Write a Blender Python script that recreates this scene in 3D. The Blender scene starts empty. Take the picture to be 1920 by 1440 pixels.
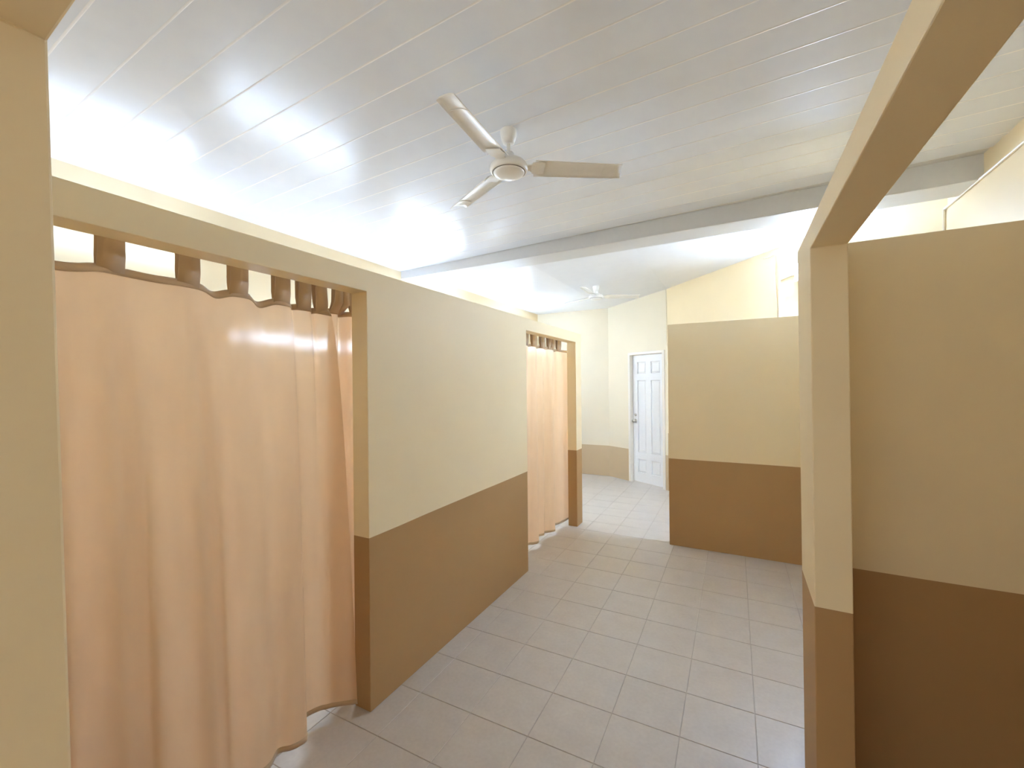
import bpy, bmesh, math, random
from mathutils import Vector, Matrix

random.seed(7)
scene = bpy.context.scene
COL = scene.collection
rad = math.radians

# ------------------------------------------------------------------ camera, world, exposure
CAM = Vector((0.0, 0.0, 1.6))
F_PX, YAW, PITCH, ROLL = 802.04, 27.929, 0.004, -0.549


def cam_axes():
    y, p, r = rad(YAW), rad(PITCH), rad(ROLL)
    fw = Vector((-math.sin(y) * math.cos(p), math.cos(y) * math.cos(p), math.sin(p)))
    rt = Vector((math.cos(y), math.sin(y), 0))
    up = rt.cross(fw)
    return fw, math.cos(r) * rt + math.sin(r) * up, -math.sin(r) * rt + math.cos(r) * up


FW, RT, UP = cam_axes()
cam_data = bpy.data.cameras.new('camera')
cam_data.sensor_width = 36.0
cam_data.lens = F_PX / 1920 * 36.0
cam_data.clip_start = 0.02
cam = bpy.data.objects.new('camera', cam_data)
COL.objects.link(cam)
m = Matrix((RT, UP, -FW)).transposed().to_4x4()
m.translation = CAM
cam.matrix_world = m
scene.camera = cam

world = bpy.data.worlds.new('world')
scene.world = world
world.use_nodes = True
world.node_tree.nodes['Background'].inputs[0].default_value = (0.98, 0.98, 1.0, 1)
world.node_tree.nodes['Background'].inputs[1].default_value = 0.30

scene.view_settings.view_transform = 'Standard'
scene.view_settings.look = 'None'
scene.view_settings.gamma = 1.0
scene.view_settings.use_curve_mapping = False
scene.view_settings.exposure = 2.44
scene.cycles.use_light_tree = False
scene.cycles.max_bounces = 10
scene.cycles.diffuse_bounces = 8      # pale rooms: let the light bounce on

TUBE_STRENGTH = 40.0
TUBE_COLOR = (0.70, 0.935, 1.34)

# ------------------------------------------------------------------ materials


def srgb(r, g, b):
    f = lambda c: ((c / 255) / 12.92) if c / 255 <= 0.04045 else (((c / 255) + 0.055) / 1.055) ** 2.4
    return (f(r), f(g), f(b), 1)


def new_mat(name):
    mt = bpy.data.materials.new(name)
    mt.use_nodes = True
    nt = mt.node_tree
    bs = nt.nodes['Principled BSDF']
    return mt, nt, bs


def noise_bump(nt, bs, scale, strength, dist=0.002, detail=2):
    geo = nt.nodes.new('ShaderNodeNewGeometry')
    nz = nt.nodes.new('ShaderNodeTexNoise')
    nz.inputs['Scale'].default_value = scale
    nz.inputs['Detail'].default_value = detail
    nt.links.new(geo.outputs['Position'], nz.inputs['Vector'])
    if strength < 0.15:
        return geo, nz          # too fine to see here
    bp = nt.nodes.new('ShaderNodeBump')
    bp.inputs['Strength'].default_value = strength
    bp.inputs['Distance'].default_value = dist
    nt.links.new(nz.outputs['Fac'], bp.inputs['Height'])
    nt.links.new(bp.outputs['Normal'], bs.inputs['Normal'])
    return geo, nz


CREAM = (0.88, 0.735, 0.475, 1)
BROWN = (0.45, 0.272, 0.112, 1)


def paint_mat(name, dado, upper=CREAM, lower=BROWN, rough=0.55):
    """wall paint: cream above a brown dado whose top edge is at height dado"""
    mt, nt, bs = new_mat(name)
    geo, nz = noise_bump(nt, bs, 60, 0.12)
    sep = nt.nodes.new('ShaderNodeSeparateXYZ')
    nt.links.new(geo.outputs['Position'], sep.inputs[0])
    wob = nt.nodes.new('ShaderNodeTexNoise')
    wob.inputs['Scale'].default_value = 3.0
    wob.inputs['Detail'].default_value = 0
    nt.links.new(geo.outputs['Position'], wob.inputs['Vector'])
    ma = nt.nodes.new('ShaderNodeMath'); ma.operation = 'MULTIPLY_ADD'
    nt.links.new(wob.outputs['Fac'], ma.inputs[0])
    ma.inputs[1].default_value = 0.004
    ma.inputs[2].default_value = dado - 0.002
    gt = nt.nodes.new('ShaderNodeMath'); gt.operation = 'GREATER_THAN'
    nt.links.new(sep.outputs['Z'], gt.inputs[0])
    nt.links.new(ma.outputs[0], gt.inputs[1])
    mx = nt.nodes.new('ShaderNodeMix'); mx.data_type = 'RGBA'
    nt.links.new(gt.outputs[0], mx.inputs['Factor'])
    mx.inputs['A'].default_value = lower
    mx.inputs['B'].default_value = upper
    # faint roller mottling of the paint
    n2 = nt.nodes.new('ShaderNodeTexNoise')
    n2.inputs['Scale'].default_value = 2.2
    n2.inputs['Detail'].default_value = 2
    nt.links.new(geo.outputs['Position'], n2.inputs['Vector'])
    mr = nt.nodes.new('ShaderNodeMapRange')
    mr.inputs['To Min'].default_value = 0.965
    mr.inputs['To Max'].default_value = 1.035
    nt.links.new(n2.outputs['Fac'], mr.inputs['Value'])
    mm = nt.nodes.new('ShaderNodeVectorMath'); mm.operation = 'SCALE'
    nt.links.new(mx.outputs['Result'], mm.inputs[0])
    nt.links.new(mr.outputs[0], mm.inputs['Scale'])
    nt.links.new(mm.outputs[0], bs.inputs['Base Color'])
    bs.inputs['Roughness'].default_value = rough
    bs.inputs['Specular IOR Level'].default_value = 0.35
    return mt


def plain_mat(name, col, rough=0.5, bump=0.0, scale=40, spec=0.5, metal=0.0):
    mt, nt, bs = new_mat(name)
    geo, nz = noise_bump(nt, bs, scale, bump)
    mr = nt.nodes.new('ShaderNodeMapRange')
    mr.inputs['To Min'].default_value = 0.97
    mr.inputs['To Max'].default_value = 1.03
    nt.links.new(nz.outputs['Fac'], mr.inputs['Value'])
    mm = nt.nodes.new('ShaderNodeVectorMath'); mm.operation = 'SCALE'
    mm.inputs[0].default_value = col[:3]
    nt.links.new(mr.outputs[0], mm.inputs['Scale'])
    nt.links.new(mm.outputs[0], bs.inputs['Base Color'])
    bs.inputs['Roughness'].default_value = rough
    bs.inputs['Specular IOR Level'].default_value = spec
    bs.inputs['Metallic'].default_value = metal
    return mt


M = {}
M['paint'] = paint_mat('cream_and_brown_wall_paint', 0.852)
M['paint_far_lit'] = paint_mat('cream_and_brown_far_lit_wall_paint', 0.522, upper=(0.80, 0.72, 0.55, 1), lower=(0.58, 0.44, 0.27, 1))  # same wall paint, with the strong far light put into its colours
M['paint_front'] = paint_mat('front_wall_paint', 0.852)
M['ceiling'] = plain_mat('glossy_white_ceiling_panel', (0.825, 0.87, 0.935), 0.25, 0.03, 9, 0.5)
M['ceiling_flat'] = plain_mat('white_ceiling_board', (0.72, 0.735, 0.76), 0.3, 0.03, 9, 0.5)
M['joint'] = plain_mat('white_caulked_joint', (0.89, 0.895, 0.905), 0.4)
M['backing'] = plain_mat('ceiling_batten', (0.70, 0.69, 0.67), 0.6)
M['beam'] = plain_mat('grey_white_beam_paint', (0.68, 0.685, 0.68), 0.45, 0.05, 30)
M['cream'] = plain_mat('cream_gloss_paint', (0.80, 0.71, 0.53), 0.45, 0.03)
M['grout'] = plain_mat('floor_grout', (0.43, 0.385, 0.325), 0.8, 0.1, 90)
M['fan'] = plain_mat('off_white_enamel', (0.90, 0.885, 0.84), 0.3)
M['fan_dark'] = plain_mat('fan_shadow_gap', (0.22, 0.2, 0.17), 0.5)
M['door'] = plain_mat('white_door_paint', (0.83, 0.83, 0.82), 0.4, 0.02)
M['doorframe'] = plain_mat('pale_cream_frame_paint', (0.82, 0.77, 0.68), 0.45)
M['metal'] = plain_mat('brushed_nickel', (0.55, 0.52, 0.47), 0.3, 0, 40, 0.5, 1.0)
M['housing'] = plain_mat('white_lamp_housing', (0.8, 0.8, 0.78), 0.4)
M['rod'] = plain_mat('brown_rod_metal', (0.2, 0.13, 0.08), 0.4, 0, 40, 0.5, 0.6)


def tile_mat():
    mt, nt, bs = new_mat('greige_ceramic_floor_tile')
    geo = nt.nodes.new('ShaderNodeNewGeometry')
    oi = nt.nodes.new('ShaderNodeObjectInfo')
    n1 = nt.nodes.new('ShaderNodeTexNoise'); n1.inputs['Scale'].default_value = 55; n1.inputs['Detail'].default_value = 3
    n2 = nt.nodes.new('ShaderNodeTexNoise'); n2.inputs['Scale'].default_value = 9; n2.inputs['Detail'].default_value = 3
    for n in (n1, n2):
        nt.links.new(geo.outputs['Position'], n.inputs['Vector'])
    a = nt.nodes.new('ShaderNodeMath'); a.operation = 'ADD'
    nt.links.new(n1.outputs['Fac'], a.inputs[0]); nt.links.new(n2.outputs['Fac'], a.inputs[1])
    b = nt.nodes.new('ShaderNodeMath'); b.operation = 'MULTIPLY_ADD'
    nt.links.new(oi.outputs['Random'], b.inputs[0]); b.inputs[1].default_value = 0.12
    nt.links.new(a.outputs[0], b.inputs[2])
    mr = nt.nodes.new('ShaderNodeMapRange')
    mr.inputs['From Min'].default_value = 0.6; mr.inputs['From Max'].default_value = 1.5
    nt.links.new(b.outputs[0], mr.inputs['Value'])
    mx = nt.nodes.new('ShaderNodeMix'); mx.data_type = 'RGBA'
    mx.inputs['A'].default_value = (0.50, 0.445, 0.38, 1)
    mx.inputs['B'].default_value = (0.58, 0.525, 0.455, 1)
    nt.links.new(mr.outputs[0], mx.inputs['Factor'])
    nt.links.new(mx.outputs['Result'], bs.inputs['Base Color'])
    bs.inputs['Roughness'].default_value = 0.36
    bs.inputs['Specular IOR Level'].default_value = 0.4
    bp = nt.nodes.new('ShaderNodeBump'); bp.inputs['Strength'].default_value = 0.06; bp.inputs['Distance'].default_value = 0.002
    nt.links.new(n1.outputs['Fac'], bp.inputs['Height'])
    nt.links.new(bp.outputs['Normal'], bs.inputs['Normal'])
    return mt


M['tile'] = tile_mat()


def fabric_mat(name, col, translucency, clear, sheen=0.25):
    mt, nt, bs = new_mat(name)
    geo = nt.nodes.new('ShaderNodeNewGeometry')
    wv = nt.nodes.new('ShaderNodeTexNoise'); wv.inputs['Scale'].default_value = 14; wv.inputs['Detail'].default_value = 2
    mp = nt.nodes.new('ShaderNodeMapping'); mp.inputs['Scale'].default_value = (1, 1, 0.25)
    nt.links.new(geo.outputs['Position'], mp.inputs['Vector'])
    nt.links.new(mp.outputs[0], wv.inputs['Vector'])
    mr = nt.nodes.new('ShaderNodeMapRange'); mr.inputs['To Min'].default_value = 0.95; mr.inputs['To Max'].default_value = 1.05
    nt.links.new(wv.outputs['Fac'], mr.inputs['Value'])
    mm = nt.nodes.new('ShaderNodeVectorMath'); mm.operation = 'SCALE'; mm.inputs[0].default_value = col[:3]
    nt.links.new(mr.outputs[0], mm.inputs['Scale'])
    nt.links.new(mm.outputs[0], bs.inputs['Base Color'])
    bs.inputs['Roughness'].default_value = 0.5
    bs.inputs['Specular IOR Level'].default_value = 0.3
    bs.inputs['Sheen Weight'].default_value = sheen
    wn = nt.nodes.new('ShaderNodeTexNoise'); wn.inputs['Scale'].default_value = 500; wn.inputs['Detail'].default_value = 0
    nt.links.new(geo.outputs['Position'], wn.inputs['Vector'])
    bp = nt.nodes.new('ShaderNodeBump'); bp.inputs['Strength'].default_value = 0.15; bp.inputs['Distance'].default_value = 0.0006
    nt.links.new(wn.outputs['Fac'], bp.inputs['Height'])
    nt.links.new(bp.outputs['Normal'], bs.inputs['Normal'])
    if translucency > 0:
        tr = nt.nodes.new('ShaderNodeBsdfTranslucent')
        nt.links.new(mm.outputs[0], tr.inputs['Color'])
        m1 = nt.nodes.new('ShaderNodeMixShader'); m1.inputs[0].default_value = translucency
        nt.links.new(bs.outputs[0], m1.inputs[1]); nt.links.new(tr.outputs[0], m1.inputs[2])
        tp = nt.nodes.new('ShaderNodeBsdfRefraction')
        tp.inputs['Roughness'].default_value = 0.5
        tp.inputs['IOR'].default_value = 1.10
        tp.inputs['Color'].default_value = (1.0, 0.93, 0.85, 1)
        m2 = nt.nodes.new('ShaderNodeMixShader'); m2.inputs[0].default_value = clear
        nt.links.new(m1.outputs[0], m2.inputs[1]); nt.links.new(tp.outputs[0], m2.inputs[2])
        nt.links.new(m2.outputs[0], nt.nodes['Material Output'].inputs['Surface'])
    return mt


M['fabric'] = fabric_mat('tan_curtain_cloth', (0.86, 0.615, 0.385), 0.55, 0.028)
M['fabric_double_shaded'] = fabric_mat('tan_curtain_cloth_doubled_shaded', (0.62, 0.44, 0.265), 0.0, 0.0)  # same cloth, base colour darkened for the missing glow from behind

def tube_mat(strength):
    mt, nt, bs = new_mat('lit_fluorescent_tube')
    bs.inputs['Base Color'].default_value = (0.9, 0.9, 0.9, 1)
    bs.inputs['Emission Color'].default_value = TUBE_COLOR + (1,)
    bs.inputs['Emission Strength'].default_value = strength
    mt.cycles.emission_sampling = 'FRONT'
    return mt


# ------------------------------------------------------------------ helpers


def link(name, me, mats, parent=None, smooth=False):
    o = bpy.data.objects.new(name, me)
    COL.objects.link(o)
    for mtl in (mats if isinstance(mats, (list, tuple)) else [mats]):
        me.materials.append(mtl)
    if parent:
        o.parent = parent
    if smooth:
        for p in me.polygons:
            p.use_smooth = True
    return o


def from_bm(name, bm, mat, parent=None, smooth=False, auto=None):
    me = bpy.data.meshes.new(name)
    bmesh.ops.recalc_face_normals(bm, faces=bm.faces[:])
    bm.to_mesh(me); bm.free()
    o = link(name, me, mat, parent, smooth)
    return o


def bevel_mod(o, w=0.004, seg=2):
    b = o.modifiers.new('bevel', 'BEVEL')
    b.width = w; b.segments = seg; b.limit_method = 'ANGLE'; b.angle_limit = rad(35)
    return o


def empty(name, loc=(0, 0, 0), rotz=0.0):
    o = bpy.data.objects.new(name, None)
    COL.objects.link(o)
    o.location = loc; o.rotation_euler = (0, 0, rotz)
    o.empty_display_size = 0.1
    return o


def tag(o, label=None, cat=None, group=None, kind=None):
    if label: o['label'] = label
    if cat: o['category'] = cat
    if group: o['group'] = group
    if kind: o['kind'] = kind
    return o


def struct(o, label):
    return tag(o, label, kind='structure')


def add_box(bm, x0, x1, y0, y1, z0, z1):
    v = [bm.verts.new(p) for p in ((x0, y0, z0), (x1, y0, z0), (x1, y1, z0), (x0, y1, z0), (x0, y0, z1), (x1, y0, z1), (x1, y1, z1), (x0, y1, z1))]
    for f in ((0, 3, 2, 1), (4, 5, 6, 7), (0, 1, 5, 4), (1, 2, 6, 5), (2, 3, 7, 6), (3, 0, 4, 7)):
        bm.faces.new([v[i] for i in f])
    return v


def add_lathe(bm, prof, seg=32, cx=0, cy=0):
    """prof: list of (radius, z)"""
    rings = []
    for r, z in prof:
        if r < 1e-5:
            rings.append([bm.verts.new((cx, cy, z))])
        else:
            rings.append([bm.verts.new((cx + r * math.cos(2 * math.pi * i / seg), cy + r * math.sin(2 * math.pi * i / seg), z)) for i in range(seg)])
    for a, b in zip(rings, rings[1:]):
        if len(a) == 1 and len(b) == 1:
            continue
        for i in range(seg):
            j = (i + 1) % seg
            if len(a) == 1:
                bm.faces.new((a[0], b[i], b[j]))
            elif len(b) == 1:
                bm.faces.new((a[i], a[j], b[0]))
            else:
                bm.faces.new((a[i], a[j], b[j], b[i]))
    return rings


def add_tube(bm, pts, r, seg=8, caps=True):
    pts = [Vector(p) for p in pts]
    rings = []
    for i, p in enumerate(pts):
        d = (pts[min(i + 1, len(pts) - 1)] - pts[max(i - 1, 0)]).normalized()
        a = d.orthogonal() if abs(d.z) > 0.95 else d.cross(Vector((0, 0, 1)))
        a.normalize()
        b = d.cross(a).normalized()
        rings.append([bm.verts.new(p + r * (math.cos(2 * math.pi * k / seg) * a + math.sin(2 * math.pi * k / seg) * b)) for k in range(seg)])
    for q, w in zip(rings, rings[1:]):
        for k in range(seg):
            j = (k + 1) % seg
            bm.faces.new((q[k], q[j], w[j], w[k]))
    if caps:
        bm.faces.new(rings[0][::-1]); bm.faces.new(rings[-1])


def cell_wall(us, zs, solid, t0, t1, place):
    """wall in local (u, t, z): cells us x zs, solid(i,j); faces only on real surfaces; place maps to world"""
    bm = bmesh.new()
    cache = {}

    def V(u, t, z):
        k = (round(u, 5), round(t, 5), round(z, 5))
        if k not in cache:
            cache[k] = bm.verts.new(place(u, t, z))
        return cache[k]
    nu, nz = len(us) - 1, len(zs) - 1
    S = lambda i, j: 0 <= i < nu and 0 <= j < nz and solid(i, j)
    for i in range(nu):
        for j in range(nz):
            if not S(i, j):
                continue
            a, b, c, d = us[i], us[i + 1], zs[j], zs[j + 1]
            bm.faces.new((V(a, t0, c), V(b, t0, c), V(b, t0, d), V(a, t0, d)))
            bm.faces.new((V(a, t1, c), V(a, t1, d), V(b, t1, d), V(b, t1, c)))
            if not S(i - 1, j): bm.faces.new((V(a, t0, c), V(a, t0, d), V(a, t1, d), V(a, t1, c)))
            if not S(i + 1, j): bm.faces.new((V(b, t0, c), V(b, t1, c), V(b, t1, d), V(b, t0, d)))
            if not S(i, j - 1): bm.faces.new((V(a, t0, c), V(a, t1, c), V(b, t1, c), V(b, t0, c)))
            if not S(i, j + 1): bm.faces.new((V(a, t0, d), V(b, t0, d), V(b, t1, d), V(a, t1, d)))
    return bm


# ------------------------------------------------------------------ layout numbers (metres; camera at x=0,y=0)
XL, XLB = -1.604, -1.709          # corridor face and back of the left partition
XO = -3.309                       # outer left wall
YA, YB, YC, YD = 1.517, 3.294, 4.551, 4.729
ZH, ZT = 2.060, 2.165             # opening head and top of the left partition
YFAR = 7.29
CW = Vector((-1.98, 7.29)); BW = Vector((-0.93, 6.67)); RW = Vector((1.314, 4.15))
YBEAM0, YBEAM1 = 3.63, 3.90


def ceil_z(x):
    return 2.862 + 0.0205 * (x + 3.309)


def far_ceil_z(x):
    return 2.892 + 0.092 * min(1, max(0, (x + 1.98) / 1.05))


# ------------------------------------------------------------------ floor and its tiles
bm = bmesh.new()
add_box(bm, -3.5, 2.0, -4.2, 7.6, -0.12, -0.0025)
floor = from_bm('floor', bm, M['grout'])
struct(floor, 'greige square ceramic tile floor running down the corridor')

PITCH_T, GAP = 0.307, 0.0024
ang_t = rad(0.45)
T0 = Vector((-0.5615, 2.665))
ex = Vector((math.cos(ang_t), math.sin(ang_t))); ey = Vector((-math.sin(ang_t), math.cos(ang_t)))


def tile_verts(bm, cx, cy, rot):
    h = (PITCH_T - GAP) / 2; b = 0.0016
    c, s = math.cos(rot), math.sin(rot)
    P = lambda x, y, z: bm.verts.new((cx + c * x - s * y, cy + s * x + c * y, z))
    top = [P(sx * (h - b), sy * (h - b), 0) for sx, sy in ((-1, -1), (1, -1), (1, 1), (-1, 1))]
    mid = [P(sx * h, sy * h, -b) for sx, sy in ((-1, -1), (1, -1), (1, 1), (-1, 1))]
    bot = [P(sx * h, sy * h, -0.010) for sx, sy in ((-1, -1), (1, -1), (1, 1), (-1, 1))]
    bm.faces.new(top)
    for a, b2 in ((top, mid), (mid, bot)):
        for i in range(4):
            j = (i + 1) % 4
            bm.faces.new((b2[i], b2[j], a[j], a[i]))


bm = bmesh.new(); tile_verts(bm, 0, 0, 0)
tile_me = bpy.data.meshes.new('tile'); bmesh.ops.recalc_face_normals(bm, faces=bm.faces[:]); bm.to_mesh(tile_me); bm.free()
tile_me.materials.append(M['tile'])


def floor_score(x, y):
    """share of the picture a tile takes; 0 when the photograph shows nothing of it"""
    P = Vector((x, y, 0)) - CAM
    d = P.dot(FW)
    if d < 0.3: return 0
    u = 960 + F_PX * P.dot(RT) / d; v = 720 - F_PX * P.dot(UP) / d
    if not (-150 < u < 2000 and v < 1620): return 0
    if x < -1.9 and y < 4.9: return 0
    if x > 0.45 and y < 4.4: return 0
    if y > 4.5 and x > -0.45: return 0
    return 1 / (d ** 3)


cand = []
for i in range(-11, 10):
    for j in range(-23, 17):
        p = T0 + ex * (PITCH_T * (i + 0.5)) + ey * (PITCH_T * (j + 0.5))
        if -3.35 < p.x < 1.75 and -4.1 < p.y < 7.35:
            cand.append((floor_score(p.x, p.y), p))
cand.sort(key=lambda a: -a[0])
singles = [c for c in cand if c[0] > 0][:300]
rest = [c for c in cand if c not in singles]
for s, p in singles:
    o = bpy.data.objects.new('tile', tile_me); COL.objects.link(o); o.parent = floor
    o.location = (p.x, p.y, 0); o.rotation_euler = (0, 0, ang_t)
bm = bmesh.new()
for s, p in rest:
    tile_verts(bm, p.x, p.y, ang_t)
tf = from_bm('tile_field', bm, M['tile'], floor); tf['kind'] = 'stuff'

# ------------------------------------------------------------------ walls
# left partition with two curtained openings
us = [0.26, 0.40, YA, YB, YC, YD]; zs = [0, ZH, ZT]
w = from_bm('wall_left', cell_wall(us, zs, lambda i, j: not (j == 0 and i in (1, 3)), XLB, XL, lambda u, t, z: (t, u, z)), M['paint'])
bevel_mod(w, 0.003); struct(w, 'low cream partition with brown dado and two curtained openings left of the corridor')

# outer left wall
w = from_bm('wall_outer_left', cell_wall([-4.1, 7.5], [0, 3.05], lambda i, j: True, XO - 0.12, XO, lambda u, t, z: (t, u, z)), M['paint'])
struct(w, 'cream outer wall seen over the top of the left partition')
# far wall
w = from_bm('wall_far', cell_wall([XO, CW.x], [0, 3.05], lambda i, j: True, YFAR, YFAR + 0.12, lambda u, t, z: (u, t, z)), M['paint_far_lit'])
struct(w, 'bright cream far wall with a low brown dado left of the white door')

# diagonal wall with the door, then its longer continuation to the right
e1 = (BW - CW).normalized(); n1 = Vector((e1.y, -e1.x))      # n1 points into the room
if n1.dot(-BW) < 0: n1 = -n1
len1 = (BW - CW).length
DOOR0, DOOR1, DOORZ = 0.453, 1.172, 2.088


def place1(u, t, z):
    p = CW + e1 * u - n1 * t
    return (p.x, p.y, z)


w = from_bm('wall_door_side', cell_wall([0, DOOR0 + 0.03, DOOR1 - 0.03, len1], [0, DOORZ - 0.03, 3.08], lambda i, j: not (i == 1 and j == 0), 0, 0.12, place1), M['paint_far_lit'])
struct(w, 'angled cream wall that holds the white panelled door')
e2 = (RW - BW).normalized(); n2 = Vector((e2.y, -e2.x))
if n2.dot(-BW) < 0: n2 = -n2
len2 = (RW - BW).length


def place2(u, t, z):
    p = BW + e2 * u - n2 * t
    return (p.x, p.y, z)


w = from_bm('wall_diagonal', cell_wall([0, len2 + 0.05], [0, 3.12], lambda i, j: True, 0, 0.12, place2), M['paint'])
struct(w, 'bright diagonal cream wall above the free-standing partition')
# outer right wall, the part over the moulding set back a little
w = from_bm('wall_outer_right', cell_wall([-4.1, 4.2], [0, 2.822], lambda i, j: True, 1.314, 1.46, lambda u, t, z: (t, u, z)), M['paint'])
struct(w, 'cream outer wall at the far right above the near partition')
w = from_bm('wall_upper_right', cell_wall([-4.1, 4.25], [2.822, 3.1], lambda i, j: True, 1.322, 1.46, lambda u, t, z: (t, u, z)), M['paint'])
struct(w, 'cream wall band between moulding and ceiling at the far right')
# free-standing far partition
w = from_bm('wall_partition_far', cell_wall([-0.617, 1.02], [0, 2.172], lambda i, j: True, 4.455, 4.56, lambda u, t, z: (u, t, z)), M['paint'])
bevel_mod(w, 0.003); struct(w, 'free-standing cream and brown partition right of the white door')
# near partition on the right
w = from_bm('wall_partition_near', cell_wall([0.262, 1.314], [0, 2.152], lambda i, j: True, 2.142, 2.245, lambda u, t, z: (u, t, z)), M['paint'])
bevel_mod(w, 0.003); struct(w, 'shaded cream and dark brown partition at the right edge')


# right wall: stub, post and header over the near opening
def place_r(u, t, z):
    # the near jamb leans a little out of plumb
    du = 0.0
    if abs(u - 1.748) < 1e-6: du = -0.026 * (2.05 - z) / 1.2 * (1.0 if z < 2.05 else 0)
    if abs(u - 2.09) < 1e-6: du = -0.05 * (2.1 - z) / 1.25 * (1.0 if z < 2.1 else 0)
    return (t, u + du, z)


bm = cell_wall([0.26, 1.748, 2.09], [0, 2.048, 2.128], lambda i, j: not (i == 0 and j == 0), 0.216, 0.319, place_r)
add_box(bm, 0.262, 0.3189, 1.95, 2.16, 0, 2.1275)
w = from_bm('wall_right', bm, M['paint'])
bevel_mod(w, 0.003); struct(w, 'cream post and header beam framing the opening on the right')


# front wall: left jamb and header of the doorway the camera looks through
def place_f(u, t, z):
    # far face leans out of plumb, header face runs slightly skew
    y = t
    if t > 0.2:
        y = 0.248 + 0.0165 * max(0, 2.13 - z) - 0.055 * max(0, (u + 0.928))
    return (u, y, z)


w = from_bm('wall_front', cell_wall([XO, -0.928, 0.216, 1.314], [0, 2.13, 2.22], lambda i, j: not (i == 1 and j == 0), 0.10, 0.248, place_f), M['paint_front'])
bevel_mod(w, 0.004); struct(w, 'cream doorway jamb and brown header soffit at the left edge')

# ------------------------------------------------------------------ ceilings and beams
bm = bmesh.new()
x0, x1 = -3.36, 1.36
vs = []
for z_add in (0.012, 0.1):
    for x, y in ((x0, -4.1), (x1, -4.1), (x1, YBEAM0 + 0.1), (x0, YBEAM0 + 0.1)):
        vs.append(bm.verts.new((x, y, ceil_z(x) + z_add)))
for f in ((0, 1, 2, 3), (4, 5, 6, 7), (0, 1, 5, 4), (1, 2, 6, 5), (2, 3, 7, 6), (3, 0, 4, 7)):
    bm.faces.new([vs[i] for i in f])
ceiling = from_bm('ceiling', bm, M['backing'])
struct(ceiling, 'glossy white plank ceiling over the near corridor')

PW = 0.1665
ROTC = rad(-1.45)
slope = math.atan(0.0205)
L = 4.68


def panel_mesh(width):
    """long plank hanging under the ceiling: flat face with rounded lips along both long edges"""
    bm = bmesh.new()
    h = width / 2
    e = h - 0.0002
    e = h
    prof = [(-e, 0.012), (-e, -0.0007), (-h + 0.0025, -0.0007), (-h + 0.005, 0.0), (h - 0.004, 0.0), (h - 0.002, -0.0005), (e, -0.0007), (e, 0.012)]
    bead = {1, 2, 4, 5}
    ring = [[bm.verts.new((x, y, z)) for y, z in prof] for x in (-L / 2, L / 2)]
    for k in range(len(prof) - 1):
        bm.faces.new((ring[0][k], ring[0][k + 1], ring[1][k + 1], ring[1][k])).material_index = 1 if k in bead else 0
    bm.faces.new((ring[0][-1], ring[0][0], ring[1][0], ring[1][-1]))
    bm.faces.new(ring[0]); bm.faces.new(ring[1][::-1])
    bmesh.ops.recalc_face_normals(bm, faces=bm.faces[:])
    me = bpy.data.meshes.new('panel'); bm.to_mesh(me); bm.free()
    me.materials.append(M['ceiling'])
    me.materials.append(M['joint'])
    return me


pm = panel_mesh(PW)
xc = -1.0
for k in range(-28, 19):
    yc = 0.605 + PW * (k + 0.5) - 0.018     # joint positions measured at x = -1.7
    if yc > YBEAM0 + 0.02: continue
    o = bpy.data.objects.new('panel', pm); COL.objects.link(o); o.parent = ceiling
    o.location = (xc, yc, ceil_z(xc))
    o.rotation_euler = (0, -slope, ROTC)

# cross beam
bm = bmesh.new()
vs = []
for x in (-3.33, 1.34):
    zb = 2.776 + 0.0085 * (x + 3.3)
    for y, z in ((YBEAM0, zb), (YBEAM1, zb), (YBEAM1, 3.12), (YBEAM0, 3.12)):
        vs.append(bm.verts.new((x, y, z)))
for f in ((0, 1, 2, 3), (7, 6, 5, 4), (0, 4, 5, 1), (1, 5, 6, 2), (2, 6, 7, 3), (3, 7, 4, 0)):
    bm.faces.new([vs[i] for i in f])
beam = from_bm('ceiling_beam', bm, M['beam']); bevel_mod(beam, 0.006, 3)
struct(beam, 'pale grey beam crossing under the white ceiling')

# far ceiling
bm = bmesh.new()
xs = [-3.36, -1.98, -0.93, 1.45]
lo = [[bm.verts.new((x, y, far_ceil_z(x))) for y in (YBEAM1 - 0.1, 7.4)] for x in xs]
hi = [[bm.verts.new((x, y, far_ceil_z(x) + 0.08)) for y in (YBEAM1 - 0.1, 7.4)] for x in xs]
for i in range(len(xs) - 1):
    bm.faces.new((lo[i][0], lo[i][1], lo[i + 1][1], lo[i + 1][0]))
    bm.faces.new((hi[i][0], hi[i + 1][0], hi[i + 1][1], hi[i][1]))
    bm.faces.new((lo[i][0], lo[i + 1][0], hi[i + 1][0], hi[i][0]))
    bm.faces.new((lo[i][1], hi[i][1], hi[i + 1][1], lo[i + 1][1]))
fc = from_bm('ceiling_far', bm, M['ceiling_flat'], smooth=False)
struct(fc, 'smooth white ceiling beyond the beam over the far corner')

# ------------------------------------------------------------------ door
door = empty('door_1', (*(CW + e1 * DOOR0), 0), math.atan2(e1.y, e1.x))
struct(door, 'white six-panel door in a cream frame on the angled wall')
DW = DOOR1 - DOOR0
# local x along the wall, local -y towards the room? find the sign
sgn = 1.0 if Vector((-e1.y, e1.x)).dot(n1) > 0 else -1.0       # +y local = n1 when sgn is 1


def yl(d):          # d metres in front of the wall face
    return sgn * d


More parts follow.
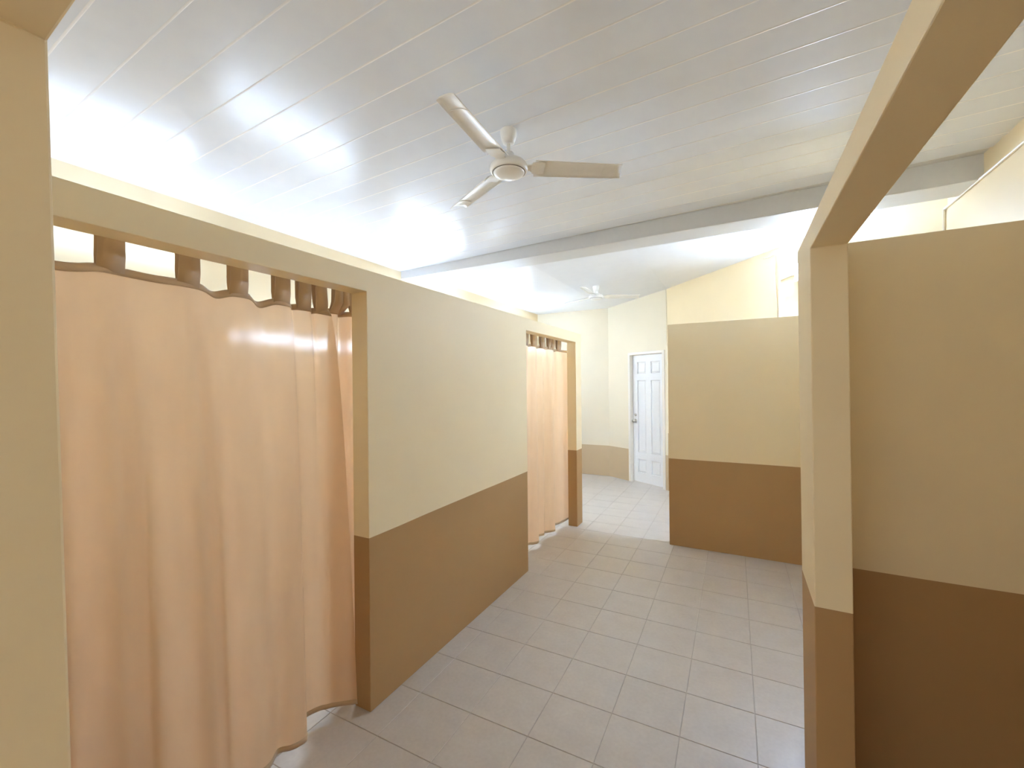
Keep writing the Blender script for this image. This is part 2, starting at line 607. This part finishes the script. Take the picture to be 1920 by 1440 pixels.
bm = bmesh.new()
fr = 0.042
for a in ((0, fr, 0, DOORZ), (DW - fr, DW, 0, DOORZ), (fr, DW - fr, DOORZ - fr, DOORZ)):
    ya, yb = sorted((yl(-0.115), yl(0.014)))
    add_box(bm, a[0], a[1], ya, yb, a[2], a[3])
f = from_bm('door_frame', bm, M['doorframe'], door); bevel_mod(f, 0.004)
LW0, LW1, LZ0, LZ1 = fr + 0.003, DW - fr - 0.003, 0.012, DOORZ - fr - 0.004
lw, lh = LW1 - LW0, LZ1 - LZ0
ux = [LW0, LW0 + .15 * lw, LW0 + .42 * lw, LW0 + .58 * lw, LW0 + .86 * lw, LW1]
zz = [LZ0, LZ0 + .075 * lh, LZ0 + .18 * lh, LZ0 + .235 * lh, LZ0 + .80 * lh, LZ0 + .855 * lh, LZ0 + .945 * lh, LZ1]
FACE = -0.052
leaf = from_bm('door_leaf', cell_wall(ux, zz, lambda i, j: not (i in (1, 3) and j in (1, 3, 5)), yl(FACE), yl(FACE - 0.038), lambda u, t, z: (u, t, z)), M['door'], door)
bevel_mod(leaf, 0.005, 2)
for i in (1, 3):
    for j in (1, 3, 5):
        bm = bmesh.new()
        a, b, c, d = ux[i], ux[i + 1], zz[j], zz[j + 1]
        mg = 0.028
        o_ = [bm.verts.new((x, yl(FACE - 0.020), z)) for x, z in ((a, c), (b, c), (b, d), (a, d))]
        i_ = [bm.verts.new((x, yl(FACE - 0.007), z)) for x, z in ((a + mg, c + mg), (b - mg, c + mg), (b - mg, d - mg), (a + mg, d - mg))]
        bk = [bm.verts.new((x, yl(FACE - 0.03), z)) for x, z in ((a, c), (b, c), (b, d), (a, d))]
        bm.faces.new(i_); bm.faces.new(bk)
        for k in range(4):
            q = (k + 1) % 4
            bm.faces.new((o_[k], o_[q], i_[q], i_[k])); bm.faces.new((bk[k], bk[q], o_[q], o_[k]))
        from_bm('door_panel', bm, M['door'], leaf)


def lathe_y(name, prof, x, z, d0, mat, parent):
    """turned piece whose axis leaves the door face"""
    bm = bmesh.new(); add_lathe(bm, prof, 20)
    bmesh.ops.rotate(bm, verts=bm.verts[:], cent=(0, 0, 0), matrix=Matrix.Rotation(rad(-90 * sgn), 3, 'X'))
    bmesh.ops.translate(bm, verts=bm.verts[:], vec=(x, yl(d0), z))
    return from_bm(name, bm, mat, parent, smooth=True)


kx = LW0 + 0.055
k_ = lathe_y('door_knob', [(0, 0), (0.03, 0), (0.03, 0.006), (0.012, 0.01), (0.012, 0.03), (0.024, 0.038), (0.028, 0.05), (0.022, 0.062), (0, 0.066)], kx, 0.985, FACE, M['metal'], leaf)
k_['label'] = 'round metal door knob'
lathe_y('deadbolt', [(0, 0), (0.024, 0), (0.024, 0.008), (0.018, 0.014), (0, 0.014)], kx, 1.085, FACE, M['metal'], leaf)['label'] = 'small metal deadbolt above the knob'
for hz in (0.33, 0.98, 1.78):
    bm = bmesh.new(); add_lathe(bm, [(0, hz), (0.007, hz), (0.007, hz + 0.09), (0, hz + 0.09)], 10, LW1 + 0.001, yl(FACE + 0.006))
    from_bm('hinge', bm, M['metal'], door)['label'] = 'small metal hinge barrel'

# ------------------------------------------------------------------ curtains


def catmull(pts, n):
    """pts: list of tuples; n samples per span"""
    out = []
    for i in range(len(pts) - 1):
        p0 = pts[max(i - 1, 0)]; p1 = pts[i]; p2 = pts[i + 1]; p3 = pts[min(i + 2, len(pts) - 1)]
        for k in range(n):
            t = k / n
            out.append(tuple(0.5 * (2 * b + (c - a) * t + (2 * a - 5 * b + 4 * c - d) * t * t + (-a + 3 * b - 3 * c + d) * t ** 3) for a, b, c, d in zip(p0, p1, p2, p3)))
    out.append(tuple(pts[-1]))
    return out


def curtain(name, cols, tabs, ztop_rod, zbot, label, cat='curtain', group=None, power=0.5, rows=40, per=5, belly=0.0):
    """cols: (topY, topX, topZ, botY, botX); tabs: (Y0, Y1, lean)"""
    S = catmull(cols, per)
    root = empty(name, (cols[0][1], (cols[0][0] + cols[-1][0]) / 2, 0))
    tag(root, label, cat, group)
    inv = -Vector(root.location)
    BAND = 0.026

    def surf(ty, tx, tz, by, bx, t):
        k = t ** power
        z = tz + (zbot - tz) * t
        y = ty + (by - ty) * k
        x = tx + (bx - tx) * k
        return (x + belly * math.sin(math.pi * t) + inv.x, y + inv.y, z)

    def sheet(nm, t_from, t_to, n, off, mat, parent, thick):
        verts, faces = [], []
        for s in S:
            h = s[2] - zbot
            for r in range(n + 1):
                t = (t_from(h) + (t_to(h) - t_from(h)) * r / n)
                p = surf(*s, t)
                verts.append((p[0] + off, p[1], p[2]))
        for c in range(len(S) - 1):
            for r in range(n):
                a = c * (n + 1) + r
                faces.append((a, a + 1, a + n + 2, a + n + 1))
        me = bpy.data.meshes.new(nm); me.from_pydata(verts, [], faces); me.update()
        o = link(nm, me, mat, parent, smooth=True)
        if thick:
            so = o.modifiers.new('thickness', 'SOLIDIFY'); so.thickness = thick; so.offset = 0
        return o

    body = sheet('curtain_cloth', lambda h: BAND * 0.6 / h, lambda h: 1.0, rows, 0, M['fabric'], root, 0)
    bd = sheet('top_band', lambda h: 0.0, lambda h: BAND / h, 2, 0.0, M['fabric_double_shaded'], root, 0.004)
    bd['label'] = 'doubled band along the curtain top, shade put into its colour'
    sheet('bottom_hem', lambda h: 1 - 0.022 / h, lambda h: 1.0 + 0.001 / h, 2, 0.0, M['fabric_double_shaded'], body, 0.003)
    # fabric tabs looped over the rod
    xr = XR
    for (a, b, lean) in tabs:
        near = min(S, key=lambda s: abs(s[0] - (a + b) / 2))
        za, xa = near[2] - 0.02, near[1]
        bm = bmesh.new()
        path = [(xa + 0.003, za), (xr + 0.014, za + 0.05), (xr + 0.016, ztop_rod - 0.004)]
        for q in range(7):
            th = math.pi * q / 6
            path.append((xr + 0.016 * math.cos(th), ztop_rod + 0.016 * math.sin(th)))
        path += [(xr - 0.016, ztop_rod - 0.004), (xr - 0.012, za + 0.05), (xa - 0.003, za)]
        hh = ztop_rod - za
        ring = []
        for (px, pz) in path:
            k = (pz - za) / hh
            ins = 0.10 * k * (b - a) * 0.5
            sh = lean * k
            ring.append([bm.verts.new((px + inv.x, a + ins + sh + inv.y, pz)), bm.verts.new((px + inv.x, b - ins + sh + inv.y, pz))])
        for p, q in zip(ring, ring[1:]):
            bm.faces.new((p[0], p[1], q[1], q[0]))
        o = from_bm('tab', bm, M['fabric_double_shaded'], root, smooth=True)
        so = o.modifiers.new('thickness', 'SOLIDIFY'); so.thickness = 0.0025; so.offset = 0
    return root


XR = -1.765
ZROD = 2.105
c1 = [  # topY, topX, topZ, botY, botX
    (0.30, XR, 1.990, 0.28, -1.77), (0.39, XR - .006, 1.984, 0.40, -1.685), (0.47, XR + .012, 1.972, 0.52, -1.805),
    (0.52, XR + .010, 1.976, 0.575, -1.745), (0.57, XR, 1.988, 0.63, -1.685), (0.64, XR, 1.988, 0.75, -1.80), (0.715, XR + .004, 1.984, 0.815, -1.745), (0.787, XR, 1.986, 0.87, -1.675),
    (0.86, XR, 1.984, 0.965, -1.775), (0.91, XR - .018, 1.966, 1.02, -1.705), (0.962, XR, 1.980, 1.07, -1.698),
    (1.034, XR, 1.980, 1.125, -1.73), (1.085, XR - .022, 1.956, 1.16, -1.70), (1.145, XR, 1.976, 1.19, -1.685),
    (1.215, XR, 1.976, 1.228, -1.684), (1.238, XR - .022, 1.97, 1.262, -1.74), (1.258, XR, 1.972, 1.30, -1.80),
    (1.32, XR + .004, 1.972, 1.363, -1.784), (1.334, XR - .02, 1.966, 1.39, -1.76), (1.35, XR, 1.968, 1.418, -1.735), (1.42, XR + .006, 1.964, 1.482, -1.655)]
tabs1 = [(0.30, 0.39, 0), (0.569, 0.641, 0), (0.787, 0.859, 0), (0.962, 1.034, 0), (1.143, 1.218, 0.0), (1.256, 1.322, 0.0), (1.349, 1.417, -0.012)]
curtain('curtain', c1, tabs1, ZROD, 0.05, 'wide tan tab-top curtain closing the nearest opening at left', group='tan tab-top curtains')

XR2 = -1.80
c2 = [(1.445, XR2, 1.985, 1.44, -1.80), (1.475, XR2 + .012, 1.985, 1.462, -1.785), (1.505, XR2 + .008, 1.985, 1.49, -1.79), (1.525, XR2 - .03, 1.98, 1.505, -1.83),
      (1.545, XR2 - .03, 1.98, 1.52, -1.82), (1.56, XR2 + .028, 1.98, 1.53, -1.765), (1.60, XR2 + .034, 1.98, 1.56, -1.755), (1.63, XR2 - .02, 1.98, 1.60, -1.80)]
curtain('curtain', c2, [(1.448, 1.498, 0.008), (1.508, 1.548, -0.012), (1.56, 1.60, -0.02)], ZROD, 0.045, 'narrow bunched tan curtain half hidden behind the wide one at the jamb', group='tan tab-top curtains', per=4)

c3 = [(3.36, XR, 1.99, 3.34, -1.75), (3.45, XR, 1.99, 3.44, -1.80), (3.56, XR, 1.99, 3.538, -1.748), (3.65, XR, 1.987, 3.592, -1.750),
      (3.69, XR - .01, 1.98, 3.68, -1.812), (3.735, XR, 1.986, 3.735, -1.808), (3.785, XR + .008, 1.986, 3.765, -1.772), (3.833, XR, 1.984, 3.833, -1.750), (3.885, XR - .012, 1.978, 3.95, -1.816),
      (3.935, XR, 1.984, 3.995, -1.812), (3.98, XR + .01, 1.984, 4.047, -1.789), (4.03, XR, 1.984, 4.10, -1.804), (4.08, XR - .008, 1.98, 4.145, -1.765), (4.125, XR, 1.984, 4.199, -1.733), (4.21, XR + .008, 1.984, 4.245, -1.745),
      (4.29, XR, 1.982, 4.35, -1.80), (4.335, XR - .02, 1.97, 4.40, -1.792), (4.376, XR, 1.980, 4.44, -1.775), (4.487, XR + .004, 1.978, 4.50, -1.768), (4.55, XR + .012, 1.978, 4.55, -1.755), (4.69, XR + .026, 1.978, 4.67, -1.742)]
tabs3 = [(3.36, 3.44, 0), (3.56, 3.65, 0), (3.735, 3.833, 0), (3.935, 4.03, 0), (4.125, 4.20, 0), (4.225, 4.30, 0), (4.376, 4.487, 0)]
curtain('curtain', c3, tabs3, ZROD, 0.04, 'tan tab-top curtain in the farther opening near the white door', group='tan tab-top curtains')

for (y0, y1, lab) in ((0.28, 1.66, 'thin dark rod behind the header carrying the nearest tan curtains'), (3.20, 4.72, 'thin dark rod behind the header carrying the farther tan curtain')):
    root = empty('curtain_rod', (XR, (y0 + y1) / 2, ZROD))
    tag(root, lab, 'curtain rod', 'curtain rods')
    h = (y1 - y0) / 2
    bm = bmesh.new(); add_tube(bm, [(0, -h, 0), (0, h, 0)], 0.008, 10)
    from_bm('rod', bm, M['rod'], root, smooth=False)
    for s in (-1, 1):
        bm = bmesh.new()
        add_box(bm, -0.008, 0.056, s * (h - 0.03) - 0.008, s * (h - 0.03) + 0.008, -0.004, 0.004)
        add_box(bm, 0.050, 0.056, s * (h - 0.03) - 0.012, s * (h - 0.03) + 0.012, -0.03, 0.03)
        from_bm('bracket', bm, M['rod'], root)

# ------------------------------------------------------------------ ceiling fans


def make_fan(loc, drop, angles, label):
    """loc: point on the ceiling"""
    root = empty('ceiling_fan', loc)
    tag(root, label, 'ceiling fan', 'white ceiling fans')
    zc = 0.012
    bm = bmesh.new()
    add_lathe(bm, [(0, zc), (0.041, zc), (0.043, -0.006), (0.042, -0.022), (0.037, -0.046), (0.029, -0.066), (0.018, -0.071), (0, -0.071)], 36)
    from_bm('canopy', bm, M['fan'], root, smooth=True)
    bm = bmesh.new()
    add_lathe(bm, [(0, -0.065), (0.0105, -0.065), (0.0105, -drop + 0.06), (0, -drop + 0.06)], 18)
    from_bm('down_rod', bm, M['fan'], root, smooth=True)
    bm = bmesh.new()
    add_lathe(bm, [(0, -drop + 0.095), (0.026, -drop + 0.095), (0.030, -drop + 0.075), (0.034, -drop + 0.058), (0, -drop + 0.055)], 24)
    from_bm('rod_collar', bm, M['fan'], root, smooth=True)
    bm = bmesh.new()
    add_lathe(bm, [(0, -drop + 0.06), (0.05, -drop + 0.058), (0.082, -drop + 0.045), (0.096, -drop + 0.03), (0.099, -drop + 0.012), (0.094, -drop + 0.0), (0.088, -drop - 0.004), (0.082, -drop - 0.002), (0, -drop + 0.002)], 44)
    mh = from_bm('motor_housing', bm, M['fan'], root, smooth=True)
    bm = bmesh.new()
    add_lathe(bm, [(0, -drop + 0.004), (0.080, -drop + 0.002), (0.081, -drop - 0.006), (0.076, -drop - 0.013), (0.055, -drop - 0.021), (0.028, -drop - 0.025), (0, -drop - 0.026)], 44)
    from_bm('bottom_cap', bm, M['fan'], root, smooth=True)
    bm = bmesh.new()
    add_lathe(bm, [(0.0795, -drop - 0.001), (0.084, -drop - 0.001), (0.084, -drop - 0.0055), (0.0795, -drop - 0.0055), (0.0795, -drop - 0.001)], 44)
    from_bm('cap_shadow_ring', bm, M['fan_dark'], mh, smooth=False)  # dark ring painted as the shade in the gap round the cap
    zb = -drop + 0.026
    tilt = rad(-12)
    for a in angles:
        # blade: shallow-cambered sheet, root 0.13 to tip 0.585
        bm = bmesh.new()
        nx, ny = 14, 8
        r0, r1 = 0.135, 0.595
        grid = []
        for i in range(nx + 1):
            t = i / nx
            r = r0 + (r1 - r0) * t
            wd = 0.060 - 0.008 * t                # half width
            row = []
            for j in range(ny + 1):
                s = -1 + 2 * j / ny
                rr = r + (0.010 * s if i == nx else 0)
                yy = s * wd
                camber = 0.010 * (1 - s * s) - (0.006 if j in (0, ny) else 0)
                y2 = yy * math.cos(tilt) - camber * math.sin(tilt)
                z2 = yy * math.sin(tilt) + camber * math.cos(tilt)
                row.append(bm.verts.new((rr, y2, zb + z2)))
            grid.append(row)
        for i in range(nx):
            for j in range(ny):
                bm.faces.new((grid[i][j], grid[i + 1][j], grid[i + 1][j + 1], grid[i][j + 1]))
        bmesh.ops.rotate(bm, verts=bm.verts[:], cent=(0, 0, 0), matrix=Matrix.Rotation(rad(a), 3, 'Z'))
        bl = from_bm('blade', bm, M['fan'], root, smooth=True)
        so = bl.modifiers.new('thickness', 'SOLIDIFY'); so.thickness = 0.003; so.offset = 0
        # pressed seam line near the tip
        bm = bmesh.new()
        rr = 0.50
        pts = []
        for j in range(9):
            s = -0.9 + 1.8 * j / 8
            yy = s * 0.053; camber = 0.010 * (1 - s * s) - 0.0035
            pts.append((rr, yy * math.cos(tilt) - camber * math.sin(tilt), zb + yy * math.sin(tilt) + camber * math.cos(tilt)))
        add_tube(bm, pts, 0.0018, 6)
        bmesh.ops.rotate(bm, verts=bm.verts[:], cent=(0, 0, 0), matrix=Matrix.Rotation(rad(a), 3, 'Z'))
        from_bm('seam', bm, M['fan'], bl)
        # bracket arm between motor and blade
        bm = bmesh.new()
        c_, s_ = math.cos(tilt), math.sin(tilt)
        prof = [(0.080, 0.022), (0.115, 0.026), (0.125, 0.040), (0.150, 0.044), (0.185, 0.040)]
        lo, hi = [], []
        for x, hw in prof:
            k = min(1, max(0, (x - 0.09) / 0.04))
            cc, ss = math.cos(tilt * k), math.sin(tilt * k)
            lo.append([bm.verts.new((x, y * cc, zb + y * ss - 0.004)) for y in (-hw, hw)])
            hi.append([bm.verts.new((x, y * cc, zb + y * ss + 0.0015)) for y in (-hw, hw)])
        for i in range(len(prof) - 1):
            bm.faces.new((lo[i][0], lo[i + 1][0], lo[i + 1][1], lo[i][1]))
            bm.faces.new((hi[i][0], hi[i][1], hi[i + 1][1], hi[i + 1][0]))
            for e in (0, 1):
                bm.faces.new((lo[i][e], hi[i][e], hi[i + 1][e], lo[i + 1][e]))
        bm.faces.new((lo[0][0], lo[0][1], hi[0][1], hi[0][0])); bm.faces.new((lo[-1][0], hi[-1][0], hi[-1][1], lo[-1][1]))
        bmesh.ops.rotate(bm, verts=bm.verts[:], cent=(0, 0, 0), matrix=Matrix.Rotation(rad(a), 3, 'Z'))
        from_bm('blade_bracket', bm, M['fan'], bl)
    return root


make_fan((-1.04, 1.95, ceil_z(-1.04)), 0.212, (-86, 33, 151), 'white three-blade ceiling fan hanging over the near corridor')
make_fan((-1.70, 5.66, far_ceil_z(-1.70)), 0.165, (-88, 30, 152), 'small distant white ceiling fan beyond the beam')

# ------------------------------------------------------------------ fluorescent battens (the light of the rooms)


def tube_light(center, along, out, length, label, strength=1.0, wings=False, hidden_group='fluorescent tube lights'):
    """center on the wall face; along/out unit vectors"""
    along = Vector(along).normalized(); out = Vector(out).normalized(); up = Vector((0, 0, 1))
    root = empty('tube_light', center)
    tag(root, label, 'tube light', hidden_group)
    R = Matrix((along, out, up)).transposed()

    def put(name, bm, mat, smooth=False):
        for v in bm.verts: v.co = R @ v.co
        return from_bm(name, bm, mat, root, smooth)
    h = length / 2
    bm = bmesh.new(); add_box(bm, -h, h, 0.0, 0.035, -0.022, 0.022); put('housing', bm, M['housing'])
    if wings:  # unseen wings added to keep the tube's glare off the wall
        bm = bmesh.new()
        for s in (-1, 1):
            a = [(0.034, s * 0.018), (0.052, s * 0.085), (0.050, s * 0.0865), (0.030, s * 0.022)]
            q = [[bm.verts.new((x, y, z)) for y, z in a] for x in (-h, h)]
            for k in range(4):
                bm.faces.new((q[0][k], q[0][(k + 1) % 4], q[1][(k + 1) % 4], q[1][k]))
            bm.faces.new(q[0]); bm.faces.new(q[1][::-1])
        put('added_wall_shield', bm, M['housing'])
    for s in (-1, 1):
        bm = bmesh.new(); add_box(bm, s * (h - 0.008) - 0.010, s * (h - 0.008) + 0.010, 0.03, 0.082, -0.018, 0.018); put('lamp_holder', bm, M['housing'])
    bm = bmesh.new(); add_tube(bm, [(-h + 0.02, 0.062, 0), (h - 0.02, 0.062, 0)], 0.014, 10); put('tube', bm, tube_mat(TUBE_STRENGTH * strength), True)
    return root


X_ = (0, 1, 0)
tube_light((XO, 0.98, 2.53), X_, (1, 0, 0), 1.2, 'lit white tube high on the outer wall behind the wide tan curtain', 0.12)
tube_light((XO, 2.35, 1.95), X_, (1, 0, 0), 1.2, 'lit white tube glowing through the folds of the wide tan curtain', 0.32)
tube_light((XO, 4.15, 2.35), X_, (1, 0, 0), 1.2, 'lit white tube on the outer wall behind the farther tan curtain', 0.55)
tube_light((XO, 6.1, 2.25), X_, (1, 0, 0), 1.2, 'lit white tube on the outer wall at the far left corner', 0.58)
tube_light((XO, -2.4, 2.35), X_, (1, 0, 0), 1.2, 'unseen fill tube added on the outer left wall behind the doorway', 0.4)  # unseen lamp added as fill for the near surfaces
s0 = (Vector((0.53, 5.03)) - BW).dot(e2)
pc = BW + e2 * (s0 + 0.25)
tube_light((pc.x + n2.x * 0.002, pc.y + n2.y * 0.002, 2.66), (e2.x, e2.y, 0), (n2.x, n2.y, 0), 0.52, 'lit white tube on the diagonal wall mostly hidden behind the post', 4.55, True)

# ------------------------------------------------------------------ conduits and trims on the far walls


def wall2(s, d, z):
    p = BW + e2 * s + n2 * d
    return (p.x, p.y, z)


def s_of(x, y):
    return (Vector((x, y)) - BW).dot(e2)


sv = s_of(0.389, 5.189)
bm = bmesh.new()
pts = [wall2(sv, 0.012, 1.2), wall2(sv, 0.012, 2.955)]
add_tube(bm, pts, 0.012, 10)
tag(from_bm('conduit', bm, M['cream'], smooth=False), 'straight vertical cream conduit on the diagonal wall above the partition', 'conduit')
bm = bmesh.new()
add_tube(bm, [wall2(sv, 0.010, 2.64), wall2(sv + 0.19, 0.010, 2.655)], 0.007, 8)
tag(from_bm('conduit', bm, M['cream']), 'short horizontal cream conduit leading to the tube light behind the post', 'conduit')
bm = bmesh.new()
cp = [(-0.22, 2.925), (-0.13, 2.915), (-0.075, 2.925), (-0.058, 2.88), (-0.06, 2.70), (-0.052, 2.55), (-0.04, 2.42), (-0.036, 2.25), (-0.036, 1.9)]
add_tube(bm, [wall2(sv + a, 0.006, z) for a, z in catmull(cp, 5)], 0.005, 8)
tag(from_bm('cable', bm, M['cream'], smooth=True), 'thin loose cream cable bending down beside the vertical conduit', 'cable')
bm = bmesh.new()
add_tube(bm, [(1.306, -4.0, 2.822), (1.306, 4.14, 2.818)], 0.009, 8)
struct(from_bm('trim_1', bm, M['cream']), 'thin cream moulding line along the far right wall')
bm = bmesh.new()
add_tube(bm, [(1.304, 4.15, 1.2), (1.304, 4.15, 2.815)], 0.008, 8)
struct(from_bm('trim_2', bm, M['cream']), 'vertical cream corner strip where diagonal and right walls meet')
bm = bmesh.new()
p = CW + e1 * (len1 - 0.012) + n1 * 0.003
add_tube(bm, [(p.x, p.y, 2.16), (p.x, p.y, 2.98)], 0.005, 6)
struct(from_bm('trim_3', bm, M['cream']), 'thin vertical joint strip right above the white door')
